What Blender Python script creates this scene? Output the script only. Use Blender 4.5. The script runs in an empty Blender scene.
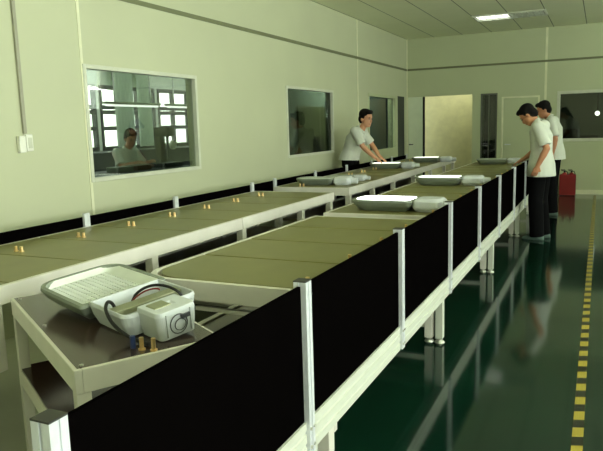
import bpy, bmesh, math, random
from mathutils import Vector, Matrix
random.seed(7)
scene = bpy.context.scene
COL = scene.collection
PI = math.pi

# ------------------------------------------------------------------ materials
def lin(c):
    return tuple(((v/255)/12.92 if v/255 <= .04045 else ((v/255+.055)/1.055)**2.4) for v in c)

def mat(name, rgb, rough=.5, metal=0., spec=.5, var=.06, nscale=8., bump=0., emit=None, estr=0., coat=0.):
    m = bpy.data.materials.new(name); m.use_nodes = True
    nt = m.node_tree; N = nt.nodes; L = nt.links
    b = N['Principled BSDF']
    c = lin(rgb)
    tc = N.new('ShaderNodeTexCoord')
    nz = N.new('ShaderNodeTexNoise'); nz.inputs['Scale'].default_value = nscale; nz.inputs['Detail'].default_value = 3
    L.new(tc.outputs['Object'], nz.inputs['Vector'])
    rp = N.new('ShaderNodeValToRGB')
    rp.color_ramp.elements[0].position = .3; rp.color_ramp.elements[1].position = .7
    rp.color_ramp.elements[0].color = tuple(v*(1-var) for v in c)+(1,)
    rp.color_ramp.elements[1].color = tuple(min(1, v*(1+var)) for v in c)+(1,)
    L.new(nz.outputs['Fac'], rp.inputs['Fac']); L.new(rp.outputs['Color'], b.inputs['Base Color'])
    b.inputs['Roughness'].default_value = rough; b.inputs['Metallic'].default_value = metal
    b.inputs['Specular IOR Level'].default_value = spec
    if coat: b.inputs['Coat Weight'].default_value = coat; b.inputs['Coat Roughness'].default_value = .08
    if bump:
        bp = N.new('ShaderNodeBump'); bp.inputs['Strength'].default_value = bump; bp.inputs['Distance'].default_value = .01
        L.new(nz.outputs['Fac'], bp.inputs['Height']); L.new(bp.outputs['Normal'], b.inputs['Normal'])
    if emit:
        b.inputs['Emission Color'].default_value = lin(emit)+(1,); b.inputs['Emission Strength'].default_value = estr
    m['ramp'] = rp.name
    return m

def stripes(m, axis, period, width, rgb, offset=0.):
    """thin lines every <period> along object axis mixed over the base colour"""
    nt = m.node_tree; N = nt.nodes; L = nt.links; b = N['Principled BSDF']
    src = b.inputs['Base Color'].links[0].from_socket
    tc = N.new('ShaderNodeTexCoord'); sp = N.new('ShaderNodeSeparateXYZ'); L.new(tc.outputs['Object'], sp.inputs[0])
    def mth(op, a, v):
        n = N.new('ShaderNodeMath'); n.operation = op; L.new(a, n.inputs[0]); n.inputs[1].default_value = v; return n.outputs[0]
    o = mth('ADD', sp.outputs[axis], 100*period+offset); o = mth('MODULO', o, period); o = mth('LESS_THAN', o, width)
    mx = N.new('ShaderNodeMix'); mx.data_type = 'RGBA'
    L.new(o, mx.inputs[0]); L.new(src, mx.inputs[6]); mx.inputs[7].default_value = lin(rgb)+(1,)
    L.new(mx.outputs[2], b.inputs['Base Color'])

def glass(name, tint=(230,234,228), refl=.10, rough=.02):
    m = bpy.data.materials.new(name); m.use_nodes = True
    nt = m.node_tree; N = nt.nodes; L = nt.links; N.remove(N['Principled BSDF'])
    t = N.new('ShaderNodeBsdfTransparent'); t.inputs[0].default_value = lin(tint)+(1,)
    g = N.new('ShaderNodeBsdfGlossy'); g.inputs['Roughness'].default_value = rough
    lw = N.new('ShaderNodeLayerWeight'); lw.inputs['Blend'].default_value = .25
    ma = N.new('ShaderNodeMath'); ma.operation = 'MULTIPLY_ADD'; ma.inputs[1].default_value = .3; ma.inputs[2].default_value = refl*.3
    L.new(lw.outputs['Fresnel'], ma.inputs[0])
    x = N.new('ShaderNodeMixShader'); L.new(ma.outputs[0], x.inputs[0]); L.new(t.outputs[0], x.inputs[1]); L.new(g.outputs[0], x.inputs[2])
    L.new(x.outputs[0], N['Material Output'].inputs['Surface'])
    return m

def emis(name, rgb, s):
    m = bpy.data.materials.new(name); m.use_nodes = True
    nt = m.node_tree; N = nt.nodes; N.remove(N['Principled BSDF'])
    e = N.new('ShaderNodeEmission'); e.inputs[0].default_value = lin(rgb)+(1,); e.inputs[1].default_value = s
    nt.links.new(e.outputs[0], N['Material Output'].inputs['Surface'])
    return m

M = {}
M['wall'] = mat('wall_panel_paint', (194,197,166), .40, spec=.4, var=.025, nscale=1.3)
M['wallfar'] = mat('far_wall_paint', (190,196,160), .45, spec=.4, var=.025, nscale=1.3)
M['ceil'] = mat('ceiling_panel', (234,237,204), .7, var=.02, nscale=2)
stripes(M['ceil'], 0, .595, .014, (120,128,95), .345)
M['trimdark'] = mat('olive_trim', (112,116,84), .5)
M['trimlight'] = mat('pale_seam_strip', (226,226,196), .4)
M['floor'] = mat('green_epoxy_floor', (10,38,27), .09, spec=.5, var=.16, nscale=1.1, bump=.02)
M['floorgrey'] = mat('pale_grey_strip', (192,194,174), .3, var=.06, nscale=3)
M['olivedark'] = mat('glossy_brown_olive_board', (98,92,68), .17, spec=.5, var=.08, nscale=5)
M['dark'] = mat('dark_gap', (14,15,12), .6)
M['frame'] = mat('window_frame_white', (206,208,190), .35)
M['framedark'] = mat('window_frame_grey', (96,100,92), .35, metal=.3)
M['alu'] = mat('brushed_aluminium', (214,217,222), .36, metal=.2, var=.05, nscale=30)
M['aludark'] = mat('aluminium_groove', (92,94,98), .4, metal=.6)
M['capdark'] = mat('dark_post_cap', (48,46,44), .5)
M['cream'] = mat('cream_painted_steel', (218,214,204), .38, var=.04)
M['creamrail'] = mat('pale_green_rail', (202,205,192), .38, var=.04)
M['black'] = mat('black_gloss_panel', (5,4,4), .5, spec=0., var=.1)
M['brown'] = mat('dark_brown_laminate', (60,44,37), .18, spec=.5, var=.10, nscale=14)
M['khaki'] = mat('khaki_board', (124,120,70), .38, spec=.4, var=.07, nscale=5)
M['olive'] = mat('olive_brown_board', (112,106,78), .30, spec=.5, var=.07, nscale=5)
M['brass'] = mat('brass', (246,214,156), .3, metal=.9)
M['screw'] = mat('zinc_screw', (205,205,195), .3, metal=.7)
M['lampgrey'] = mat('grey_lamp_casting', (128,136,122), .45, var=.05, nscale=25)
M['lampwhite'] = mat('pale_lamp_casting', (206,210,214), .36, var=.03, nscale=20)
M['louver'] = mat('white_louver', (226,230,224), .35)
M['ledboard'] = mat('led_board', (128,136,128), .3)
M['plate'] = mat('olive_metal_plate', (150,152,124), .4, metal=.4)
M['cable'] = mat('black_cable', (18,18,18), .45)
M['redcable'] = mat('red_cable', (120,32,26), .45)
M['bluecable'] = mat('blue_cable', (40,60,110), .45)
M['lensdull'] = mat('lamp_lens', (216,222,214), .18, spec=.7)
M['lenslit'] = mat('lit_lamp_lens', (240,244,240), .2, emit=(250,255,248), estr=5.0)
M['lenssoft'] = mat('softly_lit_lamp_lens', (236,240,230), .2, emit=(240,248,232), estr=1.8)
M['tubeglow'] = emis('tube_reflection_glow', (250,255,240), 3)
M['tubeoff'] = mat('unlit_tube', (225,228,220), .3)
M['bulb'] = emis('bulb', (255,250,235), 20)
M['reflector'] = mat('light_reflector', (225,230,215), .25, metal=.5)
M['skin'] = mat('skin', (190,132,98), .5, var=.04)
M['skinlight'] = mat('skin_lighter', (206,150,116), .5, var=.04)
M['hair'] = mat('black_hair', (15,13,12), .85, spec=.2, var=.2, nscale=60)
M['shirt'] = mat('white_shirt_cloth', (208,211,200), .8, var=.03, nscale=12, bump=.15)
M['trousers'] = mat('black_trouser_cloth', (10,10,12), .95, spec=.1, var=.1)
M['shoe'] = mat('grey_green_shoe', (92,112,104), .6)
M['shoedark'] = mat('dark_shoe', (30,30,30), .5)
M['eye'] = mat('dark_eye', (25,20,18), .3)
M['lip'] = mat('lip', (150,88,74), .5)
M['red'] = mat('red_paint', (132,20,24), .35, var=.05)
M['plasticw'] = mat('white_plastic', (232,232,220), .35)
M['conduit'] = mat('grey_conduit', (158,156,136), .4)
M['wood'] = mat('brown_tray', (96,76,56), .5)
M['curtain'] = mat('pale_green_curtain', (160,178,160), .8, var=.08)
M['annexwall'] = mat('annex_wall', (178,190,176), .7)
M['annexceil'] = mat('annex_ceiling', (150,176,158), .7)
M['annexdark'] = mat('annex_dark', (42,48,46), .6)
M['bluegrey'] = mat('blue_grey_bin', (46,62,86), .5)
M['officewall'] = mat('office_wall', (120,124,78), .7)
M['corridor'] = mat('corridor_wall', (208,206,164), .7)
M['doorleaf'] = mat('door_leaf', (226,234,208), .4, var=.03)
M['glass'] = glass('window_glass')
M['glassdark'] = glass('smoked_window_glass', (170,180,172), .2)
M['skin2'] = M['skinlight']

# tape: yellow blocks on dark, slanted
def tape_mat():
    m = mat('hazard_tape', (26,30,22), .35)
    nt = m.node_tree; N = nt.nodes; L = nt.links; b = N['Principled BSDF']
    tc = N.new('ShaderNodeTexCoord'); sp = N.new('ShaderNodeSeparateXYZ'); L.new(tc.outputs['Object'], sp.inputs[0])
    a = N.new('ShaderNodeMath'); a.operation = 'MULTIPLY_ADD'; L.new(sp.outputs[0], a.inputs[0]); a.inputs[1].default_value = -.35; L.new(sp.outputs[1], a.inputs[2])
    o = N.new('ShaderNodeMath'); o.operation = 'ADD'; L.new(a.outputs[0], o.inputs[0]); o.inputs[1].default_value = 20
    d = N.new('ShaderNodeMath'); d.operation = 'MODULO'; L.new(o.outputs[0], d.inputs[0]); d.inputs[1].default_value = .19
    l = N.new('ShaderNodeMath'); l.operation = 'LESS_THAN'; L.new(d.outputs[0], l.inputs[0]); l.inputs[1].default_value = .10
    mx = N.new('ShaderNodeMix'); mx.data_type = 'RGBA'; L.new(l.outputs[0], mx.inputs[0])
    mx.inputs[6].default_value = lin((28,30,20))+(1,); mx.inputs[7].default_value = lin((160,144,52))+(1,)
    L.new(mx.outputs[2], b.inputs['Base Color'])
    return m
M['tape'] = tape_mat()

# ------------------------------------------------------------------ mesh helpers
class MB:
    def __init__(s): s.bm = bmesh.new(); s.smooth = False
    def box(s, x0, x1, y0, y1, z0, z1, mt=None):
        v = [s.bm.verts.new(p) for p in ((x0,y0,z0),(x1,y0,z0),(x1,y1,z0),(x0,y1,z0),(x0,y0,z1),(x1,y0,z1),(x1,y1,z1),(x0,y1,z1))]
        if mt is not None:
            for k in v: k.co = mt @ k.co
        for f in ((0,3,2,1),(4,5,6,7),(0,1,5,4),(1,2,6,5),(2,3,7,6),(3,0,4,7)):
            s.bm.faces.new([v[i] for i in f])
        return s
    def loft(s, rings, cap=True, close=True):
        R = [[s.bm.verts.new(p) for p in r] for r in rings]
        n = len(R[0])
        for a, b in zip(R, R[1:]):
            for i in range(n if close else n-1):
                j = (i+1) % n
                s.bm.faces.new((a[i], a[j], b[j], b[i]))
        if cap:
            s.bm.faces.new(list(reversed(R[0]))); s.bm.faces.new(R[-1])
        return s
    def cyl(s, p0, p1, r0, r1=None, n=14):
        r1 = r0 if r1 is None else r1
        p0 = Vector(p0); p1 = Vector(p1); d = (p1-p0).normalized()
        a = d.orthogonal().normalized(); b = d.cross(a)
        rings = [[c + (a*math.cos(2*PI*i/n)+b*math.sin(2*PI*i/n))*r for i in range(n)] for c, r in ((p0,r0),(p1,r1))]
        return s.loft(rings)
    def spline(s, pts, r, n=8, sub=5):
        P = [Vector(p) for p in pts]; P = [P[0]]+P+[P[-1]]; out = []
        for a, b, c, d in zip(P, P[1:], P[2:], P[3:]):
            for k in range(sub):
                t = k/sub
                out.append(.5*((2*b)+(c-a)*t+(2*a-5*b+4*c-d)*t*t+(3*b-a-3*c+d)*t**3))
        return s.tube(out+[P[-1]], r, n)
    def tube(s, pts, r, n=8):
        pts = [Vector(p) for p in pts]
        rings = []; a = None
        for i, p in enumerate(pts):
            d = (pts[min(i+1,len(pts)-1)]-pts[max(i-1,0)]).normalized()
            if a is None: a = d.orthogonal().normalized()
            a = (a-d*a.dot(d)).normalized(); b = d.cross(a)
            rr = r[i] if isinstance(r, (list,tuple)) else r
            rings.append([p+(a*math.cos(2*PI*k/n)+b*math.sin(2*PI*k/n))*rr for k in range(n)])
        return s.loft(rings)
    def ball(s, c, rad, rot=None, n=16, m=10):
        c = Vector(c); rad = rad if isinstance(rad, (tuple,list)) else (rad,)*3
        rings = []
        for j in range(1, m):
            th = PI*j/m
            ring = []
            for i in range(n):
                ph = 2*PI*i/n
                v = Vector((rad[0]*math.sin(th)*math.cos(ph), rad[1]*math.sin(th)*math.sin(ph), -rad[2]*math.cos(th)))
                ring.append(c + (rot @ v if rot else v))
            rings.append(ring)
        return s.loft(rings)
    def capsule(s, p0, p1, r0, r1, n=14):
        p0 = Vector(p0); p1 = Vector(p1); d = (p1-p0).normalized()
        pts = []; rr = []
        for k in range(4):
            t = -math.cos(k*PI/8); pts.append(p0+d*t*r0); rr.append(max(.001, r0*math.sqrt(max(0,1-t*t)) + .0005))
        pts.append(p0); rr.append(r0); pts.append(p1); rr.append(r1)
        for k in range(1, 5):
            t = math.sin(k*PI/8)
            pts.append(p1+d*t*r1); rr.append(max(.001, r1*math.sqrt(max(0,1-t*t)) + .0005))
        return s.tube(pts, rr, n)
    def prism(s, outline, z0, z1):
        return s.loft([[(x,y,z0) for x,y in outline], [(x,y,z1) for x,y in outline]])
    def build(s, name, m, parent=None, loc=None, rotz=None, bevel=0., smooth=False, segs=2):
        bmesh.ops.recalc_face_normals(s.bm, faces=s.bm.faces)
        me = bpy.data.meshes.new(name); s.bm.to_mesh(me); s.bm.free()
        o = bpy.data.objects.new(name, me); COL.objects.link(o)
        me.materials.append(m)
        if parent is not None: o.parent = parent
        if loc is not None: o.location = loc
        if rotz is not None: o.rotation_euler = (0,0,rotz)
        if smooth:
            for p in me.polygons: p.use_smooth = True
        if bevel:
            bv = o.modifiers.new('bevel', 'BEVEL'); bv.width = bevel; bv.segments = segs; bv.limit_method = 'ANGLE'; bv.angle_limit = .7
        return o

def tag(o, label=None, cat=None, group=None, kind=None):
    if label: o['label'] = label
    if cat: o['category'] = cat
    if group: o['group'] = group
    if kind: o['kind'] = kind
    return o
def empty(name, loc=(0,0,0), rotz=0., label=None, cat=None, group=None, kind=None):
    o = bpy.data.objects.new(name, None); COL.objects.link(o); o.location = loc; o.rotation_euler = (0,0,rotz); o.empty_display_size = .1
    return tag(o, label, cat, group, kind)
def copy_tree(o, parent=None):
    c = o.copy(); COL.objects.link(c)
    if parent is not None: c.parent = parent
    for ch in list(o.children): copy_tree(ch, c)
    return c
def struct(name, mb, m, bevel=0.): return tag(mb.build(name, m, bevel=bevel), kind='structure')
def box(*a): return MB().box(*a)
def rrect(x0, x1, y0, y1, r, seg=5):
    rs = r if isinstance(r, (tuple,list)) else (r,)*4      # order: x1y1, x0y1, x0y0, x1y0
    out = []
    for k, (cx, cy) in enumerate(((x1,y1),(x0,y1),(x0,y0),(x1,y0))):
        q = max(rs[k], .0005); sx = 1 if k in (0,3) else -1; sy = 1 if k in (0,1) else -1
        for i in range(seg+1):
            a = PI/2*k + PI/2*i/seg
            out.append((cx-sx*q+q*math.cos(a), cy-sy*q+q*math.sin(a)))
    return out
ORD = 'first second third fourth fifth sixth seventh eighth ninth tenth eleventh twelfth thirteenth fourteenth fifteenth sixteenth seventeenth'.split()

# ------------------------------------------------------------------ the room
XW, YF, ZC, XR, YN = -3.92, 13.84, 3.32, 3.6, -3.2
T = .12
struct('floor', box(-10, XR+.2, YN-.2, 18.5, -.1, 0), M['floor'])
struct('floor_strip', box(XW, -1.95, YN, 3.3, 0, .0015), M['floorgrey'])  # paler grey strip added over the floor under the left line
struct('ceiling', box(XW-T, XR+T, YN-T, YF+T, ZC, ZC+.1), M['ceil'])

def wall_with_holes(axis, pos, thick, a0, a1, z0, z1, holes):
    """axis 'x': wall plane at x=pos going along y; holes = (a0,a1,z0,z1)"""
    mb = MB()
    cuts = sorted(set([a0, a1]+[h[0] for h in holes]+[h[1] for h in holes]))
    for c0, c1 in zip(cuts, cuts[1:]):
        mid = (c0+c1)/2
        segs = [(z0, z1)]
        for h in holes:
            if h[0] <= mid <= h[1]:
                ns = []
                for s0, s1 in segs:
                    if h[2] > s0: ns.append((s0, min(s1, h[2])))
                    if h[3] < s1: ns.append((max(s0, h[3]), s1))
                segs = ns
        for s0, s1 in segs:
            if s1-s0 < 1e-4: continue
            if axis == 'x': mb.box(pos, pos+thick, c0, c1, s0, s1)
            else: mb.box(c0, c1, pos, pos+thick, s0, s1)
    bmesh.ops.remove_doubles(mb.bm, verts=mb.bm.verts, dist=1e-5)
    return mb
W1 = (4.105, 5.708, 1.094, 2.042); W2 = (7.876, 9.521, 1.094, 2.042); DG = (11.24, 13.62, 0, 2.09)
struct('wall_left', wall_with_holes('x', XW-T, T, YN, YF+T, 0, ZC, [W1, W2, DG]), M['wall'])
OP = (-3.90, -1.985, 0, 2.085); WF = (-.80, .62, 1.09, 2.03); DR = (-1.90, -1.155, 0, 2.0)
struct('wall_far', wall_with_holes('y', YF, T, XW, XR+T, 0, ZC, [OP, WF, DR]), M['wallfar'])
RWIN = [(-1.6, .6, .95, 3.0), (1.6, 3.8, .95, 3.0), (4.8, 7.0, .95, 3.0), (8.6, 12.6, 2.1, 3.1)]  # last one: unseen high window added to brighten the ceiling
struct('wall_right', wall_with_holes('x', XR, T, YN, YF+T, 0, ZC, RWIN), M['wall'])
struct('wall_near', box(XW-T, XR+T, YN-T, YN, 0, ZC), M['wall'])
struct('trim_1', box(XW, XW+.012, YN, YF, 2.648, 2.69), M['trimdark'])
struct('trim_2', box(XW, XR, YF-.012, YF, 2.648, 2.69), M['trimdark'])
struct('trim_3', box(XW, XW+.006, 4.07, 4.10, 0, ZC), M['trimlight'])
struct('trim_4', box(XW, XW+.006, 10.68, 10.73, 0, ZC), M['trimlight'])
struct('trim_5', box(-1.075, -1.03, YF-.006, YF, 0, ZC), M['trimlight'])
struct('trim_6', box(XW, XW+.02, YF-.02, YF, 0, ZC), M['trimlight'])
struct('baseboard_far', box(-1.1, XR, YF-.014, YF, 0, .09), M['trimlight'])

def window_x(name, x, hole, out, frame_m, pane_m, mull=()):
    y0, y1, z0, z1 = hole
    r = empty(name, (x, (y0+y1)/2, z0), kind='structure')
    f = MB(); w = .016; d = .055
    X0, X1 = (-.05, .015)
    hy = (y1-y0)/2; h = z1-z0
    f.box(X0, X1, -hy-.02, -hy+w, -.02, h+.02); f.box(X0, X1, hy-w, hy+.02, -.02, h+.02)
    f.box(X0, X1, -hy+w, hy-w, -.02, w); f.box(X0, X1, -hy+w, hy-w, h-w, h+.02)
    for k in mull: f.box(X0, X1-.01, k-.02, k+.02, w, h-w)
    f.build('window_frame', frame_m, r, bevel=.003)
    box(-.035, -.029, -hy+w, hy-w, w, h-w).build('pane', pane_m, r)
    return r
window_x('window_1', XW, W1, 1, M['frame'], M['glass'])
window_x('window_2', XW, W2, 1, M['frame'], M['glassdark'])
for i, h in enumerate(RWIN):
    window_x('window_%d' % (i+4), XR+.06, h, 1, M['frame'], M['glass'], (-.36, .37))  # the last of these is the added high window
# far window
r = empty('window_3', (WF[0], YF, WF[2]), kind='structure')
f = MB(); w = WF[1]-WF[0]; h = WF[3]-WF[2]
f.box(-.03, .03, -.02, .05, -.03, h+.03); f.box(w-.03, w+.03, -.02, .05, -.03, h+.03)
f.box(.03, w-.03, -.02, .05, -.03, .03); f.box(.03, w-.03, -.02, .05, h-.03, h+.03)
f.build('window_frame', M['frame'], r, bevel=.003)
box(.03, w-.03, .03, .036, .03, h-.03).build('pane', M['glassdark'], r)

# glazed partition door on the left wall
r = empty('door_1', (XW, DG[0], 0), kind='structure')
L_ = DG[1]-DG[0]
f = MB(); f.box(-.08,.012,0,.06,0,2.09); f.box(-.08,.012,1.70,1.86,0,2.09); f.box(-.08,.012,.06,1.7,2.03,2.09); f.box(-.08,.012,.06,1.70,.0,1.02)
f.build('door_frame', M['wallfar'], r, bevel=.004)
box(-.05,-.044,.06,1.70,1.02,2.03).build('pane', M['glassdark'], r)
box(-.08,.004,1.86,L_,0,2.09).build('dark_jamb', M['annexdark'], r)
# light door leaf at the left of the far opening
r = empty('door_2', (OP[0], YF, 0), kind='structure')
box(.01,.335,.0,.04,.005,2.08).build('door_leaf', M['doorleaf'], r, bevel=.003)
h_ = MB(); h_.cyl((.05,-.03,1.05),(.05,0,1.05),.014); h_.box(.035,.13,-.045,-.03,1.04,1.06); h_.build('door_handle', M['aludark'], r)
box(.335,.375,.0,.05,.005,2.08).build('door_edge', M['dark'], r)
# closed door behind the workers
r = empty('door_3', (DR[0], YF, 0), kind='structure')
w = DR[1]-DR[0]
box(.035,w-.035,.005,.045,.004,1.965).build('door_leaf', M['wallfar'], r, bevel=.003)
f = MB(); f.box(0,.035,-.008,.06,0,2.0); f.box(w-.035,w,-.008,.06,0,2.0); f.box(.035,w-.035,-.008,.06,1.965,2.0); f.build('door_frame', M['trimlight'], r, bevel=.003)
h_ = MB(); h_.cyl((.09,-.03,1.02),(.09,.006,1.02),.014); h_.box(.08,.2,-.045,-.03,1.01,1.03); h_.build('door_handle', M['alu'], r)
# corridor behind the opening
struct('wall_corridor_back', box(-4.3, -1.9, 15.05, 15.15, 0, 2.7), M['corridor'])
struct('wall_corridor_right', box(-2.50, -2.33, YF+.005, 15.05, 0, 2.7), M['wallfar'])
struct('ceiling_corridor', box(-4.3, -1.9, YF+T, 15.15, 2.7, 2.78), M['ceil'])
struct('wall_corridor_left', box(-4.4, -4.3, YF+T, 15.15, 0, 2.78), M['corridor'])
r = empty('window_8', (-2.33, YF+.02, 0), kind='structure')
f = MB(); f.box(0,.03,0,.05,0,2.085); f.box(.315,.345,0,.05,0,2.085); f.box(.16,.175,0,.05,0,2.055); f.box(.03,.315,0,.05,2.055,2.085); f.build('window_frame', M['framedark'], r)
box(.03,.315,.02,.026,0,2.055).build('pane', M['glassdark'], r)
box(.0,.345,.5,.55,0,2.3).build('dark_backing', M['bluegrey'], r)
# dim store room behind far window
struct('wall_store_back', box(-1.8, 1.6, 17.2, 17.3, 0, 3), M['annexwall'])
struct('wall_store_left', box(-1.9, -1.8, YF+T, 17.3, 0, 3), M['annexwall'])
struct('wall_store_right', box(1.6, 1.7, YF+T, 17.3, 0, 3), M['annexwall'])
struct('ceiling_store', box(-1.9, 1.7, YF+T, 17.3, 3, 3.1), M['annexceil'])
bl = empty('bare_bulb', (-.10, 16.1, 1.62), label='small glowing bulb hanging behind the dark window at the far right', cat='lamp')
MB().ball((0,0,0), .05).build('glass_bulb', M['bulb'], bl, smooth=True)
MB().cyl((0,0,.045),(0,0,1.38),.012,n=8).build('cord', M['cable'], bl)
sh = empty('storage_crate_stack', (-.62, 16.3, 0), label='dark stack of storage boxes seen behind the far right window', cat='boxes')
c = MB(); c.box(-.3,.15,-.25,.25,0,.75); c.box(-.26,.12,-.22,.22,.75,1.28); c.build('crate', M['annexdark'], sh, bevel=.01)
MB().box(.17,.55,-.22,.25,0,1.12).build('crate', M['annexdark'], sh, bevel=.01)

# ------------------------------------------------------------------ rooms seen through the left windows
XA = -9.0
struct('wall_annex_near', box(XA, XW-T, 2.2, 2.3, 0, 3.0), M['annexwall'])
struct('wall_annex_far', box(XA, -5.1, 15.2, 15.3, 0, 3.0), M['annexwall'])
struct('ceiling_annex', box(XA-.1, XW-T, 2.2, 15.3, 3.0, 3.1), M['annexceil'])
AH = [(2.5+1.82*k, 2.5+1.82*k+1.70, 1.15, 2.42) for k in range(7)]
struct('wall_annex_back', wall_with_holes('x', XA-.1, .1, 2.2, 15.3, 0, 3.0, AH), M['annexwall'])
for k, hq in enumerate(AH):
    y0, y1, z0, z1 = hq; hy = (y1-y0)/2; h = z1-z0
    r = empty('window_%d' % (k+9), (XA, (y0+y1)/2, z0), kind='structure')
    f = MB(); d0, d1 = -.07, .03
    for a in (-hy, -.31, .26, hy-.05): f.box(d0, d1, a, a+.05, 0, h)
    for z in (0, .40, .72, .82, h-.06): f.box(d0, d1-.005, -hy, hy, z, z+.08)
    f.build('window_frame', M['annexdark'], r)
    box(-.04,-.034,-hy,hy,0,h).build('pane', M['glass'], r)
# office box between the two windows
struct('wall_office_near', box(-5.0, XW-T, 7.74, 7.86, 0, 2.9), M['annexwall'])
struct('wall_office_back', box(-5.1, -5.0, 7.74, 15.3, 0, 3.0), M['annexwall'])
struct('ceiling_office', box(-5.0, XW-T, 7.86, 15.2, 2.9, 2.98), M['annexwall'])
struct('wall_office_far', box(-5.0, XW-T, 15.2, 15.3, 0, 3.0), M['annexwall'])
struct('trim_7', box(-5.0, -4.97, 10.45, 13.6, 0, 1.88), M['officewall'])
def fan(loc):
    r = empty('ceiling_fan', loc, label='dark ceiling fan in the workshop behind the large window, %s' % ('nearer one' if loc[1] < 8 else 'farther one'), cat='fan', group='workshop ceiling fans')
    MB().cyl((0,0,.0),(0,0,.35),.02).build('rod', M['annexdark'], r)
    MB().cyl((0,0,-.08),(0,0,.04),.11,.08).build('motor', M['annexdark'], r, smooth=False)
    for k in range(3):
        a = 2*PI*k/3+.3
        b = MB(); mt = Matrix.Rotation(a, 4, 'Z') @ Matrix.Rotation(.15, 4, 'X'); b.box(.08,.62,-.07,.07,-.01,.0, mt); b.build('blade', M['annexdark'], r)
fan((-6.6, 7.0, 2.64)); fan((-6.9, 9.8, 2.64))
for k, (x, y, l) in enumerate(((-6.3, 7.55, 'left'), (-6.3, 8.95, 'right'))):
    t = empty('tube_light', (x, y, 1.88), label='white tube light hanging over the workshop bench, %s one' % l, cat='lamp', group='workshop tube lights')
    MB().cyl((0,-.58,0),(0,.58,0),.014).build('tube', emis('workshop_tube', (245,255,245), 2.2) if k == 0 else bpy.data.materials['workshop_tube'], t)
    MB().box(-.03,.03,-.62,.62,.016,.05).build('housing', M['frame'], t)
    MB().cyl((0,-.4,.05),(0,-.4,1.12),.006,n=6).build('hanger', M['annexdark'], t)
    MB().cyl((0,.4,.05),(0,.4,1.12),.006,n=6).build('hanger', M['annexdark'], t)
def curtain(x, y, w, z0, z1, lab):
    n = 48; fr = []; bk = []
    for i in range(n+1):
        yy = y-w/2+w*i/n; off = .035*math.sin(i*2*PI/8)
        fr.append((x+off, yy)); bk.append((x+off-.012, yy))
    m = MB(); m.prism(fr+bk[::-1], z0, z1)
    tag(m.build('curtain', M['curtain']), lab, 'curtain', 'workshop curtains')
curtain(-8.8, 10.28, .55, 1.2, 2.95, 'pale curtain gathered at the workshop windows, the left one')
curtain(-8.8, 10.92, .45, 1.2, 2.95, 'pale curtain gathered at the workshop windows, the right one')
M['curtaindark'] = mat('blue_grey_curtain', (84,110,122), .8, var=.1)
def wcurtain():
    n = 72; fr = []; bk = []
    for i in range(n+1):
        yy = 12.9+2.25*i/n; off = .03*math.sin(i*2*PI/6)
        fr.append((-4.75+off, yy)); bk.append((-4.762+off, yy))
    m = MB(); m.prism(fr+bk[::-1], .3, 2.4)
    tag(m.build('curtain', M['curtaindark']), 'blue-grey curtain hanging behind the glazed door by the far corner', 'curtain')
wcurtain()
wb = empty('workshop_bench', (-5.5, 6.55, 0), label='long dark workbench in the room behind the large window', cat='workbench')
MB().box(-.4,.4,-1.9,1.1,.95,1.0).build('bench_top', M['annexdark'], wb)
MB().box(-.35,-.31,-1.9,1.1,.3,.95).build('back_panel', M['annexdark'], wb)
for sx in (-.36,.36):
    for sy in (-1.8,1.0): MB().box(sx-.03,sx+.03,sy-.03,sy+.03,0,.95).build('leg', M['annexdark'], wb)
tag(box(-5.95,-5.4,4.95,5.25,1.001,1.1).build('parts_bin', M['bluegrey'], bevel=.01), 'blue parts bin on the dark workbench behind the large window', 'bin')
pr = empty('drill_press', (-5.55, 7.25, 1.0), label='dark bench machine with a pale dial at the right end of the workbench', cat='machine')
b = MB(); b.box(-.16,.16,-.2,.2,0,.06); b.box(-.12,-.02,-.06,.06,.06,.5); b.box(-.12,.14,-.07,.07,.42,.55); b.build('body', M['annexdark'], pr, bevel=.01)
MB().cyl((.13,0,.3),(.17,0,.3),.06).build('dial', M['plasticw'], pr)
MB().cyl((.06,0,.1),(.06,0,.42),.02).build('spindle', M['aludark'], pr)
for k, (x, y, c_) in enumerate(((-5.45, 6.2, 'wood'), (-5.5, 6.62, 'red'))):
    tag(MB().box(x-.1,x+.1,y-.14,y+.14,1.001,1.07).build('tray', M['wood'] if k else M['lampgrey'], bevel=.008), ('small brown tray lying on the dark workbench behind the window' if k else 'small grey tray lying on the dark workbench behind the window'), 'tray')
ct = empty('workshop_counter', (-8.62, 10.2, 0), label='long dark counter below the bright windows at the back of the workshop', cat='counter')
MB().box(-.3,.28,-4.6,4.6,.05,1.10).build('body', M['annexdark'], ct)
MB().box(-.3,.32,-4.65,4.65,1.10,1.14).build('top', M['annexdark'], ct)
MB().box(-.3,.24,-4.6,4.6,0,.05).build('plinth', M['dark'], ct)
oc = empty('office_chair', (-4.5, 10.75, 0), label='dark chair with a rounded back seen low in the second window', cat='chair')
MB().prism(rrect(-.22,.22,-.22,.22,.06), .45, .52).build('seat', M['annexdark'], oc)
b = MB(); b.loft([[(-.2+.03*math.cos(a) if 0 else -.22, y, z) for a, y, z in ()] or [(-.24,y,z) for y,z in rrect(-.2,.2,.75,1.32,.1)], [(-.19,y,z) for y,z in rrect(-.2,.2,.75,1.32,.1)]]); b.build('backrest', M['annexdark'], oc)
b = MB(); b.cyl((0,0,.06),(0,0,.45),.03); b.box(-.23,-.2,-.03,.03,.5,.8); b.build('stem', M['annexdark'], oc)
for k in range(5):
    a = 2*PI*k/5
    MB().cyl((0,0,.08),(.27*math.cos(a),.27*math.sin(a),.035),.022,.035).build('leg', M['annexdark'], oc)

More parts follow.
